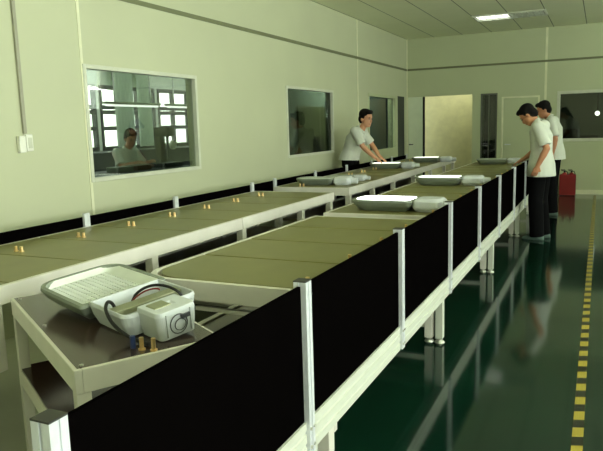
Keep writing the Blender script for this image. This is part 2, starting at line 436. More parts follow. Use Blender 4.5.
# ------------------------------------------------------------------ conduit and switch
cd = empty('conduit', (XW, 3.435, 1.5), label='thin grey vertical conduit running down the left wall to a switch box', cat='conduit')
MB().box(.001,.022,-.014,.014,0,1.82).build('cover', M['conduit'], cd, bevel=.003)
sb = empty('switch_box', (XW, 3.42, 1.36), label='white double socket box on the wall below the grey conduit', cat='switch')
MB().box(.001,.035,-.058,.0,0,.125).build('box', M['plasticw'], sb, bevel=.006)
MB().box(.001,.035,.006,.066,.008,.135).build('box', M['plasticw'], sb, bevel=.006)
MB().box(.035,.04,.018,.054,.03,.11).build('rocker', M['frame'], sb, bevel=.002)

# ------------------------------------------------------------------ ceiling lights
def troffer(x, y, lab, tube_mat):
    r = empty('ceiling_light', (x, y, ZC), label=lab, cat='ceiling light')
    L, W_ = .6, .29
    f = MB(); f.box(-L,L,-W_,-W_+.025,-.022,-.0); f.box(-L,L,W_-.025,W_,-.022,0); f.box(-L,-L+.025,-W_+.025,W_-.025,-.022,0); f.box(L-.025,L,-W_+.025,W_-.025,-.022,0)
    f.build('frame', M['frame'], r)
    MB().box(-L+.025,L-.025,-W_+.025,W_-.025,-.004,-.001).build('reflector', M['reflector'], r)
    for yy in (-.13,0,.13):
        MB().cyl((-L+.05,yy,-.012),(-.02,yy,-.012),.007,n=8).build('tube', tube_mat, r)  # left halves glow in place of reflected window light
        MB().cyl((.02,yy,-.012),(L-.05,yy,-.012),.007,n=8).build('tube', M['tubeoff'], r)
    b = MB()
    for i in range(11): b.box(-L+.1*(i+1)-.002+.0,-L+.1*(i+1)+.002,-W_+.025,W_-.025,-.03,-.021)
    for yy in (-.19,-.065,.065,.19): b.box(-L+.02,L-.02,yy-.002,yy+.002,-.03,-.021)
    b.build('louver', M['reflector'], r)
    return r
troffer(-1.52, 11.87, 'recessed louvred ceiling light near the far wall, the one in view', M['tubeglow'])

# ------------------------------------------------------------------ floor tape
tp = MB().box(-.025,.025,0,12.3,.0005,.002).build('floor_tape', M['tape'], loc=(-.042,1.4,0), rotz=.0024)
tag(tp, 'yellow and black striped warning tape stuck along the green floor', 'tape')

# ------------------------------------------------------------------ conveyors
ZT = .82
def pallet_mesh(w, l, m, pinside, rounded=False):
    gp = .009 if pinside > 0 else .004
    r = empty('pallet', (0,0,ZT-.03))
    o = rrect(0, w, gp, l-gp, (.004,.004,.19,.004) if rounded else .004, 8)
    MB().prism(o, 0, .03).build('board', m, r, bevel=.002, segs=1)
    px = w-.09 if pinside > 0 else .26
    for k in (0,1):
        b = MB(); b.cyl((px+.045*k,.085,.03),(px+.045*k,.085,.062),.0095); b.cyl((px+.045*k,.085,.03),(px+.045*k,.085,.036),.014); b.build('contact_pin', M['brass'], r, smooth=False)
    return r

def conveyor(name, label, x0, x1, y0, y1, leg_ys, rot_origin=None, rotz=0, round_corner=False, low=None, deck='dark'):
    """x0,x1 outer faces of the side rails"""
    r = empty(name, (0,0,0), label=label, cat='conveyor')
    if rot_origin: r.location = rot_origin; r.rotation_euler = (0,0,rotz)
    t = .028; zb = ZT-.086
    # right side rail in segments
    cuts = [y0]+[y for y in leg_ys if y0+.3 < y < y1-.3][1::2]+[y1]
    for a, b in zip(cuts, cuts[1:]):
        MB().box(x1-t, x1, a+(.003 if a != y0 else 0), b-(.003 if b != y1 else 0), zb, ZT).build('side_rail', M['cream'], r, bevel=.003)
    if round_corner:
        R = .19
        outer = [(x1-t, y0)]; inner = [(x1-t, y0+t)]
        for i in range(9):
            a = -PI/2-PI/2*i/8
            outer.append((x0+R+R*math.cos(a), y0+R+R*math.sin(a))); inner.append((x0+R+(R-t)*math.cos(a), y0+R+(R-t)*math.sin(a)))
        outer.append((x0, y1)); inner.append((x0+t, y1))
        m = MB(); n = len(outer)
        R4 = [[(*outer[i],zb),(*outer[i],ZT),(*inner[i],ZT),(*inner[i],zb)] for i in range(n)]
        m.loft(R4); m.build('end_rail', M['cream'], r)
    else:
        MB().box(x0, x0+t, y0, y1, zb, ZT).build('side_rail', M['cream'], r, bevel=.003)
        MB().box(x0+t, x1-t, y0, y0+t, zb, ZT).build('end_rail', M['cream'], r, bevel=.003)
    MB().box(x0+t, x1-t, y1-t, y1, zb, ZT).build('end_rail', M['cream'], r, bevel=.003)
    yi = y0+(.2 if round_corner else t)
    MB().box(x0+t, x1-t, yi, y1-t, ZT-.06, ZT-.0305).build('roller_deck', M[deck], r)
    if round_corner: MB().box(x0+.2, x1-t, y0+t, yi, ZT-.06, ZT-.0305).build('roller_deck', M[deck], r)
    # lower return level
    lo = y0+.14 if low is None else low
    MB().box(x0+.04, x1-.04, lo, y1-.03, .41, .44).build('return_deck', M['olive'], r)
    MB().box(x1-.04, x1, lo-.12, y1-.02, .38, .45).build('lower_rail', M['cream'], r, bevel=.003)
    MB().box(x0, x0+.04, lo-.12, y1-.02, .38, .45).build('lower_rail', M['cream'], r, bevel=.003)
    for y in leg_ys:
        for sx in ((x0+.005, x0+.06), (x1-.06, x1-.005)) :
            b = MB(); yb = max(y0+.03, min(y, y1-.09))
            if round_corner and sx[0] < x0+.1: yb = max(yb, y0+.22)
            b.box(sx[0], sx[1], yb, yb+.06, .03, zb); lg = b.build('leg', M['cream'], r, bevel=.003)
            cx = (sx[0]+sx[1])/2
            f = MB(); f.cyl((cx,yb+.03,.012),(cx,yb+.03,.03),.012); f.cyl((cx,yb+.03,0),(cx,yb+.03,.014),.034,.026); f.build('foot', M['screw'], lg)
        yb = max(y0+.03, min(y, y1-.09))
        if round_corner: yb = max(yb, y0+.22)
        MB().box(x0+.06, x1-.06, yb+.012, yb+.048, .10, .14).build('crossbar', M['cream'], r, bevel=.003)
    return r

# left line: local frame rotated slightly, x measured from its right edge
LO = (-2.41, 2.4, 0); LR = .0145; LWD = .93
def L2W(x, y): c, s = math.cos(LR), math.sin(LR); return (LO[0]+c*x-s*y, LO[1]+s*x+c*y)
LA = conveyor('conveyor', 'near section of the conveyor along the left wall, cream side rail and brown boards', -LWD, 0, -1.46, 3.58, [-1.4,.58,1.68,2.78,3.48], LO, LR, low=.7)
# wide end plate seen at the left edge of the photo
MB().box(-.05,-.004,-.76,-.50,.43,.733).build('side_plate', M['cream'], LA, bevel=.003)
LB = conveyor('conveyor', 'far section of the conveyor along the left wall, beyond the gap', -LWD, 0, 4.02, 10.05, [4.05,4.9,5.8,6.9,8.0,9.1,9.9], LO, LR)
lp = pallet_mesh(LWD-.06, .494, M['olivedark'], -1)
board_src = [c for c in lp.children if c.name.startswith('board')][0]
board_khaki = board_src.data.copy(); board_khaki.materials[0] = M['khaki']
first = True
def put_left(y0, n, pitch, sec):
    global first
    for k in range(n):
        o = lp if first else copy_tree(lp); first = False
        if sec == 'near' and k <= 2:
            bd = [c for c in o.children if c.name.startswith('board')][0]; bd.data = board_khaki
        x, y = L2W(-LWD+.03, y0+pitch*k); o.location = (x, y, ZT-.03); o.rotation_euler = (0,0,LR)
        tag(o, '%s olive pallet board from the near end of the %s section by the left wall' % (ORD[k], sec), 'pallet', 'pallet boards on the wall-side conveyor')
put_left(-1.425, 10, .497, 'near'); put_left(4.05, 11, .5425, 'far')

# fenced line
FX0, FX1 = -1.95, -.99
FA = conveyor('conveyor', 'near section of the fenced conveyor, its cream end rail rounded behind the test table', FX0, FX1, 2.26, 4.34, [2.3,4.12], round_corner=True, deck='cream')
MB().box(FX0+.3,FX1-.03,2.31,2.33,.672,.690).build('tie_bar', M['cream'], FA)
FB = conveyor('conveyor', 'far section of the fenced conveyor carrying lamp housings to the far wall', FX0, FX1, 4.50, 11.3, [6.34,8.52,10.67], deck='cream')
fw = FX1-FX0-.06
fpr = pallet_mesh(fw, .505, M['khaki'], 1, True)
fpr.location = (FX0+.03, 2.29, ZT-.03)
tag(fpr, 'khaki pallet board with a rounded corner at the near end of the fenced conveyor', 'pallet', 'pallet boards on the fenced conveyor')
fp = pallet_mesh(fw, .505, M['khaki'], 1)
first2 = True
for sec, y0, n, pitch, k0 in (('near', 2.29+.505, 3, .505, 1), ('far', 4.53, 13, .5165, 0)):
    for k in range(n):
        o = fp if first2 else copy_tree(fp); first2 = False
        o.location = (FX0+.03, y0+pitch*k, ZT-.03)
        tag(o, '%s khaki pallet board from the near end of the %s fenced conveyor section' % (ORD[k+k0], sec), 'pallet', 'pallet boards on the fenced conveyor')

# ------------------------------------------------------------------ guard fences
PX_ = -.925
PY_ = [.806, 1.935, 3.107, 4.293, 5.449, 6.631, 7.85, 9.04]
fe = empty('guard_fence', (PX_, PY_[0], 0), label='long guard fence of black panels between aluminium posts beside the green floor', cat='fence')
def post_outline(wx, wy, g=.004):
    # T-slot profile, groove in each face
    hx, hy = wx/2, wy/2
    return [(-hx,-hy),(-g,-hy),(-g,-hy+.004),(g,-hy+.004),(g,-hy),(hx,-hy),(hx,-g),(hx-.004,-g),(hx-.004,g),(hx,g),(hx,hy),(g,hy),(g,hy-.004),(-g,hy-.004),(-g,hy),(-hx,hy),(-hx,g),(-hx+.004,g),(-hx+.004,-g),(-hx,-g)]
for k, y in enumerate(PY_):
    m = MB(); m.prism([(x, y-PY_[0]+yy) for x, yy in post_outline(.048, .046)], .315, .953); p = m.build('post', M['alu'], fe)
    MB().box(-.0245,.0245,y-PY_[0]-.0235,y-PY_[0]+.0235,.953,.957).build('post_cap', M['capdark'], p)
    b = MB()
    for z in (.345,.415):
        for s in (-.014,.014): b.cyl((.024,y-PY_[0]+s,z),(.030,y-PY_[0]+s,z),.0065,n=8)
    b.build('bolt', M['screw'], p)
YE = 10.9 - PY_[0]
for k in range(len(PY_)):
    y0 = PY_[k]-PY_[0]+.0238; y1 = (PY_[k+1]-PY_[0]-.0238) if k+1 < len(PY_) else YE-.02
    MB().box(-.008,.004,y0,y1,.44,.938).build('panel', M['black'], fe)
m = MB()
sec = [(-.05,.312),(-.027,.312),(-.027,.345),(-.031,.348),(-.031,.358),(-.027,.361),(-.027,.392),(-.031,.395),(-.031,.405),(-.027,.408),(-.027,.438),(-.05,.438)]
sec = [(x-.001, z) for x, z in sec]
m.loft([[(x,-.02,z) for x,z in sec], [(x,YE,z) for x,z in sec]]); m.build('bottom_rail', M['creamrail'], fe)
m = MB()
for a, b in zip(PY_, PY_[1:]+[10.9]):
    a -= PY_[0]; b -= PY_[0]
    sec2 = [(-.026,.312),(.012,.312),(.012,.345),(.007,.348),(.007,.358),(.012,.361),(.012,.392),(.007,.395),(.007,.405),(.012,.408),(.012,.438),(-.026,.438)]
    m.loft([[(x,a+.0238,z) for x,z in sec2], [(x,b-.0238,z) for x,z in sec2]])
m.build('rail_cover', M['creamrail'], fe)
for y in (2.0, 4.15, 6.37, 8.55, 10.7):
    yy = y-PY_[0]
    b = MB(); b.box(-.05,.0,yy-.03,yy+.03,.03,.312); lg = b.build('leg', M['creamrail'], fe, bevel=.003)
    f = MB(); f.cyl((-.025,yy,.012),(-.025,yy,.03),.012); f.cyl((-.025,yy,0),(-.025,yy,.014),.036,.026); f.build('foot', M['screw'], lg)

# low dark fence between the left line and the wall
lx = -LWD-.03
lf = empty('guard_fence', LO, LR, label='low dark fence strip with short aluminium posts between the conveyor and left wall', cat='fence')
MB().box(lx-.006,lx+.004,-1.3,10.0,.45,.888).build('panel', M['black'], lf)
for y in (-1.2,1.05,2.15,3.55,4.1,5.3,6.5,7.7,8.9,9.95):
    MB().prism([(lx+.0155+x*.4, y+yy) for x, yy in post_outline(.05,.055)], .0, .915).build('post', M['alu'], lf)

# ------------------------------------------------------------------ test table (rotated) with lower shelf
e1 = Vector((.8585,-.513,0)); BR = math.atan2(-.513,.8585)
BO = Vector((-2.32,1.878,0)); BW, BD, BZ = 1.066, .50, .78
bn = empty('test_table', BO, BR, label='cream framed table with dark brown top and lower shelf carrying the large opened lamp', cat='table')
MB().box(.012,BW-.012,.012,BD-.012,BZ-.012,BZ).build('table_top', M['brown'], bn)
f = MB(); z0 = BZ-.078; z1 = BZ-.001
f.box(0,BW,0,.024,z0,z1); f.box(0,BW,BD-.024,BD,z0,z1); f.box(0,.024,.024,BD-.024,z0,z1); f.box(BW-.024,BW,.024,BD-.024,z0,z1)
f.build('apron', M['cream'], bn, bevel=.003)
for x in (0,BW-.05):
    for y in (0,BD-.05):
        lg = MB().box(x+.002,x+.048,y+.002,y+.048,.02,z0).build('leg', M['cream'], bn, bevel=.003)
        MB().cyl((x+.025,y+.025,0),(x+.025,y+.025,.02),.03).build('foot', M['screw'], lg)
MB().box(.01,BW-.01,.01,BD-.01,.452,.466).build('lower_shelf', M['brown'], bn)
f = MB(); f.box(.003,BW-.003,.003,.022,.39,.455); f.box(.003,BW-.003,BD-.022,BD-.003,.39,.455); f.box(.003,.022,.022,BD-.022,.39,.455); f.box(BW-.022,BW-.003,.022,BD-.022,.39,.455)
f.build('shelf_rail', M['cream'], bn, bevel=.003)
for x, y in ((.53,.03),(BW-.03,.03),(.05,.03),(.05,BD-.04)):
    MB().cyl((x,y,BZ),(x,y,BZ+.004),.007).build('screw', M['screw'], bn)
for x, y in ((1.015,.23),(1.048,.258)):
    b = MB(); b.cyl((x,y,BZ),(x,y,BZ+.005),.012); b.cyl((x,y,BZ+.005),(x,y,BZ+.042),.0075); b.build('contact_pin', M['brass'], bn)
MB().cyl((.982,.212,BZ),(.982,.212,BZ+.042),.009).build('blue_terminal', M['bluecable'], bn)

# ------------------------------------------------------------------ lamp housings
def shell(mb, ox0, ox1, oy0, oy1, r, h, bot, wall, depth):
    R = lambda d, z, dr=0: [(x,y,z) for x, y in rrect(ox0+d, ox1-d, oy0+d, oy1-d, max(.004, (r-d*.6)) if not isinstance(r,(tuple,list)) else [max(.004,q-d*.6) for q in r], 6)]
    mb.loft([R(bot,0), R(bot*.35,h*.45), R(0,h*.85), R(.003,h), R(wall,h), R(wall+.006,h-depth)])

def big_lamp():
    r = empty('street_lamp', (0,0,0), label='large opened lamp housing with louvred panel and wires on the dark brown table', cat='lamp')
    h = .078; W_ = .186; E_ = .43
    m = MB(); shell(m, 0, E_, -W_, W_, (.015,.09,.09,.015), h, .05, .02, .040); m.build('housing', M['lampgrey'], r, bevel=.003)
    m = MB(); X1 = E_-.02
    ro = rrect(.022,X1,-W_+.022,W_-.022,(.01,.05,.05,.01),6); ri = rrect(.05,X1-.03,-.145,.115,.02,6)
    rings = [[(x,y,h-.002) for x,y in ro],[(x,y,h-.030) for x,y in ri],[(x,y,h-.035) for x,y in ri],[(x,y,h-.039) for x,y in ro]]
    m.loft(rings+[rings[0]], cap=False); bmesh.ops.remove_doubles(m.bm, verts=m.bm.verts, dist=1e-6); m.build('inner_frame', M['louver'], r)
    MB().box(.045,X1-.025,-.15,.12,h-.0395,h-.034).build('led_board', M['ledboard'], r)
    m = MB()
    for i in range(17): x = .054+.0207*i; m.box(x-.0025,x+.0025,-.145,.115,h-.034,h-.022)
    for j in range(12): y = -.141+.0230*j; m.box(.05,X1-.03,y-.0025,y+.0025,h-.034,h-.022)
    m.build('louver', M['louver'], r)
    # driver compartment: open tray
    m = MB(); shell(m, E_, .692, -.152, .150, (.03,.006,.006,.04), .088, .02, .009, .062); m.build('driver_tray', M['lampwhite'], r, bevel=.003)
    MB().box(.545,.600,-.142,.140,.056,.080).build('terminal_plate', M['plate'], r, bevel=.003)
    m = MB(); shell(m, .676, .815, -.098, .062, (.025,.008,.008,.025), .104, .010, .05, .004); b = m.build('end_cap', M['lampwhite'], r, bevel=.003)
    MB().box(.700,.765,-.075,-.008,.098,.107).build('gasket', M['plate'], b, bevel=.008)
    m = MB(); Y_ = -.022
    m.tube([(.818, Y_+.034*math.cos(a), .050+.034*math.sin(a)) for a in [2*PI*i/20 for i in range(21)]], .0020, 6)
    m.build('wire_coil', M['aludark'], b)
    MB().tube([(.818, Y_+.006+.022*math.cos(a), .046+.020*math.sin(a)) for a in [2*PI*i/20 for i in range(21)]], .0016, 6).build('wire_coil', M['aludark'], b)
    MB().box(.810,.822,-.01,.025,.064,.078).build('terminal_block', M['aludark'], b)
    MB().box(.808,.819,-.068,-.063,.012,.094).build('rib', M['lampwhite'], b)
    MB().box(.808,.819,.028,.033,.012,.094).build('rib', M['lampwhite'], b)
    def arc(a, b_, hgt, n=14, side=0):
        a = Vector(a); b_ = Vector(b_)
        return [a.lerp(b_, t)+Vector((0,side*math.sin(PI*t),hgt*math.sin(PI*t)**.6)) for t in [i/n for i in range(n+1)]]
    MB().tube(arc((.49,-.01,.055),(.680,.095,.075),.058), .0055).build('cable', M['cable'], r, smooth=True)
    MB().tube(arc((.50,-.018,.055),(.60,.05,.105),.020), .0035).build('red_cable', M['redcable'], r, smooth=True)
    MB().spline([(.54,-.10,.05),(.542,-.115,.092),(.555,-.138,.108),(.585,-.163,.092),(.64,-.172,.06),(.70,-.162,.03),(.75,-.145,.014),(.80,-.135,.012)], .0065).build('power_cable', M['cable'], r, smooth=True)
    return r
bl_ = big_lamp()
p = BO + Matrix.Rotation(BR, 3, 'Z') @ Vector((.1894,.2446,0))
bl_.location = (p.x, p.y, BZ+.0345)
bl_.rotation_euler = (.1042, .0309, BR+.1863)

def small_lamp(lens, label):
    r = empty('street_lamp', (0,0,0), label=label, cat='lamp', group='lamp housings along the conveyors')
    m = MB(); shell(m, 0, .50, -.17, .17, (.05,.12,.12,.05), .085, .06, .03, .012); m.build('housing', M['lampgrey'], r, bevel=.004)
    MB().prism(rrect(.04,.46,-.135,.135,(.03,.09,.09,.03),6), .072, .088).build('lens', lens, r, bevel=.004)
    m = MB(); R = lambda d, z: [(x,y,z) for x,y in rrect(.49+d,.70-d,-.12+d,.12-d,.04,6)]
    m.loft([R(.02,.0),R(0,.03),R(0,.075),R(.02,.095)]); m.build('driver_cover', M['lampwhite'], r, bevel=.003)
    m = MB(); m.cyl((.69,0,.045),(.77,0,.045),.036,.033); m.build('mounting_neck', M['lampwhite'], r)
    return r
def put_lamp(lens, label, x, y, rot, s=1.):
    r = small_lamp(lens, label); r.location = (x, y, ZT+.0005); r.rotation_euler = (0,0,rot); r.scale = (s,s,s); return r
put_lamp(M['lensdull'], 'grey lamp housing lying crosswise on the wall-side conveyor under the second window', -3.24, 6.76, .05, .95)
put_lamp(M['lensdull'], 'pale lamp housing just behind the grey one on the wall-side conveyor', -3.1, 7.31, .06, .72)
put_lamp(M['lenssoft'], 'lamp housing under the hands of the man by the left wall', -3.28, 9.48, .12, 1.)
put_lamp(M['lenssoft'], 'bright lamp housing beyond the man by the left wall, near the conveyor end', -3.05, 11.1, .12, 1.0)
put_lamp(M['lenslit'], 'brilliant white lit lamp housing lying crosswise on the fenced conveyor', -1.80, 4.82, -.05, 1.05)
put_lamp(M['lenssoft'], 'lamp housing with a soft white panel on the fenced conveyor behind the brilliant one', -1.86, 6.93, 0, 1.05)
put_lamp(M['lensdull'], 'grey lamp housing at the far end of the fenced conveyor beside the workers', -1.82, 10.55, 0, .98)

# ------------------------------------------------------------------ fire extinguishers in a red box
fb = empty('extinguisher_box', (-.57, 13.6, 0), label='red open-topped extinguisher box on the floor under the far right window', cat='box')
f = MB(); f.box(-.15,.15,-.11,.11,.01,.03); f.box(-.15,.15,-.11,-.095,.03,.42); f.box(-.15,.15,.095,.11,.03,.42); f.box(-.15,-.135,-.095,.095,.03,.42); f.box(.135,.15,-.095,.095,.03,.42)
f.build('body', M['red'], fb, bevel=.006)
b = MB(); b.box(-.14,.14,-.1,-.08,0,.01); b.box(-.14,.14,.08,.1,0,.01); b.build('base_strip', M['cable'], fb)
for s, l in ((-.065,'left'),(.065,'right')):
    ex = empty('fire_extinguisher', (-.57+s,13.6,.03), label='red fire extinguisher with black valve, %s one in the red box' % l, cat='fire extinguisher', group='extinguishers in the red box')
    m = MB(); m.loft([[(rr*math.cos(2*PI*i/18), rr*math.sin(2*PI*i/18), z) for i in range(18)] for rr, z in ((.05,0),(.056,.012),(.056,.36),(.045,.40),(.02,.425))]); m.build('cylinder', M['red'], ex, smooth=True)
    m = MB(); m.cyl((0,0,.425),(0,0,.46),.018); m.box(-.06,.02,-.012,.012,.455,.47); m.box(-.07,.01,-.01,.01,.478,.488); m.build('valve', M['cable'], ex)
    m = MB(); m.tube([(.01,-.0,.45),(.045,-.01,.45),(.062,-.01,.41),(.062,-.01,.2)], .009); m.build('hose', M['cable'], ex, smooth=True)

# ------------------------------------------------------------------ people
def remesh_bake(mb, name, m, parent, vox, smooth=4):
    o = mb.build(name, m, None)
    rm = o.modifiers.new('r', 'REMESH'); rm.mode = 'VOXEL'; rm.voxel_size = vox; rm.use_smooth_shade = True
    if smooth:
        sm = o.modifiers.new('s', 'SMOOTH'); sm.factor = .5; sm.iterations = smooth
    dg = bpy.context.evaluated_depsgraph_get(); dg.update()
    me = bpy.data.meshes.new_from_object(o.evaluated_get(dg)); me.name = name
    o.modifiers.clear(); old = o.data; o.data = me; bpy.data.meshes.remove(old)
    if not me.materials: me.materials.append(m)
    for p in me.polygons: p.use_smooth = True
    if parent is not None: o.parent = parent
    return o
def tloft(mb, secs, n=20, side=Vector((0,1,0))):
    """secs: (center, depth radius, width radius); frames follow the spine"""
    cs = [Vector(s[0]) for s in secs]; rings = []
    for i, (c, rd, rw) in enumerate(secs):
        d = (cs[min(i+1,len(cs)-1)]-cs[max(i-1,0)]).normalized()
        s = (side-d*side.dot(d)).normalized(); f_ = s.cross(d)
        rings.append([Vector(c)+f_*rd*math.cos(2*PI*k/n)+s*rw*math.sin(2*PI*k/n) for k in range(n)])
    mb.loft(rings)
def hand(mb, w, d, nrm, s=1., curl=.5):
    """w wrist, d direction, nrm palm normal (fingers curl towards it), thumb on d x nrm side"""
    w = Vector(w); d = Vector(d).normalized(); nrm = Vector(nrm); nrm = (nrm-d*nrm.dot(d)).normalized(); t = d.cross(nrm)*s
    rot = Matrix((d, t, nrm)).transposed()
    mb.capsule(w-d*.02, w+d*.03, .024, .026, 10)
    mb.ball(w+d*.052, (.052,.042,.017), rot, 14, 8)
    for k, (off, ln) in enumerate(((.031,.068),(.011,.078),(-.010,.072),(-.030,.056))):
        b = w+d*.088+t*off
        a1 = curl*.5; a2 = curl*1.2
        d1 = d*math.cos(a1)+nrm*math.sin(a1); d2 = d*math.cos(a2)+nrm*math.sin(a2)
        p1 = b+d1*ln*.5; p2 = p1+d2*ln*.5
        mb.capsule(b-d*.02, p1, .0095, .0088, 8); mb.capsule(p1, p2, .0088, .0075, 8)
    b = w+d*.03+t*.034
    dt = (d*.75+t*.6+nrm*.3).normalized(); p1 = b+dt*.035; p2 = p1+(d*.9+t*.15+nrm*.4).normalized()*.03
    mb.capsule(b-dt*.02, p1, .0125, .011, 8); mb.capsule(p1, p2, .011, .009, 8)

def person(label, loc, rotz, J, skin, shoe, group=None):
    """figure faces local +x; J holds joint positions"""
    V = Vector; g = {k: V(v) if isinstance(v, (tuple,list)) else v for k, v in J.items()}
    pel, ch, nk, hd = g['pelvis'], g['chest'], g['neck'], g['head']
    hp = g['head_pitch']; hyaw = g.get('head_yaw', 0.)
    HR = (Matrix.Rotation(hyaw, 3, 'Z') @ Matrix.Rotation(hp, 3, 'Y')) * 1.0
    hs = g.get('hs', 1.06); HR = HR @ Matrix.Diagonal((hs,hs,hs))
    H = lambda x, y, z: hd + HR @ V((x,y,z))
    b = MB()
    tloft(b, [(pel+V((0,0,-.08)),.085,.13),(pel,.10,.15),(pel.lerp(ch,.45),.09,.13),(ch,.11,.16),(ch.lerp(nk,.6),.09,.16),(nk-V((0,0,.0)),.05,.06)])
    b.capsule(nk-V((0,0,.05)), H(-.015,0,-.06), .056, .052)
    b.ball(H(-.005,0,.035), (.095,.076,.092), HR); b.ball(H(.018,0,-.035), (.074,.062,.085), HR); b.ball(H(.048,0,-.085), (.035,.038,.028), HR)
    b.ball(H(.095,0,-.022), (.016,.014,.024), HR, 10, 8); b.ball(H(.085,0,.008), (.012,.010,.025), HR, 10, 8)
    b.ball(H(.082,0,-.062), (.014,.026,.012), HR, 10, 8); b.ball(H(.078,0,.03), (.016,.055,.012), HR, 10, 8)
    for s in (1,-1): b.ball(H(-.01,s*.078,-.01), (.02,.010,.032), HR, 10, 8)
    for s, S in ((1,'L'),(-1,'R')):
        sh, el, wr = g['sh'+S], g['el'+S], g['wr'+S]
        b.capsule(ch.lerp(nk,.6), sh, .06, .058); b.capsule(sh, el, .052, .040); b.capsule(el, el.lerp(wr,.35), .040, .041); b.capsule(el.lerp(wr,.35), wr, .041, .027)
        hand(b, wr, g['hd'+S], g['hn'+S], g.get('ths'+S, 1), g.get('curl'+S, .5))
        hi, kn, an = g['hi'+S], g['kn'+S], g['an'+S]
        b.capsule(hi, kn, .078, .052); b.capsule(kn, kn.lerp(an,.35), .052, .052); b.capsule(kn.lerp(an,.35), an, .052, .036)
        ft = g['foot'+S]; b.capsule(an-V((0,0,.03)), an+ft*.09-V((0,0,.055)), .032, .018)
    o = remesh_bake(b, 'person', skin, None, .0062, 3)
    tag(o, label, 'person', group); o.location = loc; o.rotation_euler = (0,0,rotz)
    # hair: cap over skull
    b = MB(); b.ball(H(-.018,0,.058), (.098,.084,.088), HR); b.ball(H(-.055,0,.0), (.058,.074,.078), HR); b.ball(H(.045,0,.098), (.055,.066,.034), HR)
    b.ball(H(-.01,.07,.035), (.038,.018,.04), HR, 10, 8); b.ball(H(-.01,-.07,.035), (.038,.018,.04), HR, 10, 8)
    remesh_bake(b, 'hair', M['hair'], o, .007, 2)
    for s in (1,-1):
        MB().ball(H(.083,s*.031,.008), (.009,.014,.007), HR, 10, 8).build('eye', M['eye'], o, smooth=True)
        MB().ball(H(.088,s*.033,.03), (.006,.02,.004), HR, 10, 8).build('eyebrow', M['hair'], o, smooth=True)
    MB().ball(H(.092,0,-.062), (.006,.022,.005), HR, 10, 8).build('mouth', M['lip'], o, smooth=True)
    # shirt
    b = MB(); hem = g.get('hem', -.12); F = g.get('fat', 1.)
    tloft(b, [(pel+V((0,0,hem)),.172,.225),(pel+V((0,0,.0)),.158,.208),(pel.lerp(ch,.45),.124*F,.168),(ch,.13*F,.185),(ch.lerp(nk,.55),.105,.19),(ch.lerp(nk,.9),.07,.09)])
    for S in 'LR':
        sh, el = g['sh'+S], g['el'+S]
        b.capsule(ch.lerp(nk,.55), sh, .075, .076); b.capsule(sh, sh.lerp(el,.45), .076, .070)
        b.cyl(sh.lerp(el,.4), sh.lerp(el,.86), .068, .074)
    sob = remesh_bake(b, 'shirt', M['shirt'], o, .010, 3)
    # collar
    m = MB(); c0 = nk+V((.0,0,-.03)); ax = (H(0,0,-.06)-nk).normalized()
    s_ = V((0,1,0)); f_ = s_.cross(ax).normalized()
    rings = []
    for rr, z in ((.066,-.01),(.070,.035),(.078,.03),(.088,-.012)):
        rings.append([c0+ax*z+f_*rr*math.cos(2*PI*k/20)+s_*rr*1.02*math.sin(2*PI*k/20) for k in range(20)])
    m.loft(rings, cap=False); cb = m.build('collar', M['shirt'], sob, smooth=True)
    sd = cb.modifiers.new('solid', 'SOLIDIFY'); sd.thickness = .004
    # trousers
    b = MB()
    tloft(b, [(pel+V((0,0,-.13)),.115,.165),(pel+V((0,0,-.02)),.118,.168),(pel+V((0,0,.06)),.112,.155)])
    for S in 'LR':
        hi, kn, an = g['hi'+S], g['kn'+S], g['an'+S]
        b.capsule(hi, kn, .10, .09); b.capsule(kn, kn.lerp(an,.3), .09, .09); b.cyl(kn.lerp(an,.2), an+V((0,0,-.045)), .09, .088)
    remesh_bake(b, 'trousers', M['trousers'], o, .011, 3)
    for S in 'LR':
        an, ft = g['an'+S], g['foot'+S]
        m = MB(); base = V((an.x,an.y,0)); sv = V((-ft.y,ft.x,0))
        rings = []
        for t, w_, hh in ((-.085,.018,.04),(-.075,.034,.075),(-.02,.040,.085),(.05,.043,.07),(.11,.048,.05),(.16,.042,.038),(.185,.02,.02)):
            rings.append([base+ft*t+sv*w_*math.cos(a)+V((0,0,max(.001,(hh if math.sin(a) > 0 else .001)*abs(math.sin(a))))) for a in [2*PI*i/16 for i in range(16)]])
        m.loft(rings); m.build('shoe', shoe, o, smooth=True)
    return o

# left man, faces +x, leaning with both hands on a lamp
mz = .10
person('man in a white shirt leaning with both hands over a lamp by the left wall',
  (-3.60, 9.50, 0), .05, dict(
  fat=1.15, pelvis=(-.04,0,.98), chest=(.07,0,1.28), neck=(.16,0,1.455), head=(.245,0,1.595), head_pitch=.12, head_yaw=-.35, hs=1.12,
  shL=(.12,.19,1.41), elL=(.27,.25,1.18), wrL=(.42,.15,1.00), hdL=(.9,-.1,-.6), hnL=(0,0,-1), thsL=1,
  shR=(.12,-.19,1.41), elR=(.26,-.23,1.17), wrR=(.42,-.10,.99), hdR=(.9,.1,-.6), hnR=(0,0,-1), thsR=-1,
  hiL=(0,.09,.92), knL=(.02,.11,.50), anL=(-.03,.12,.085), footL=Vector((1,0,0)),
  hiR=(0,-.09,.92), knR=(.02,-.11,.50), anR=(-.03,-.12,.085), footR=Vector((1,0,0)), hem=-.02), M['skinlight'], M['shoedark'])
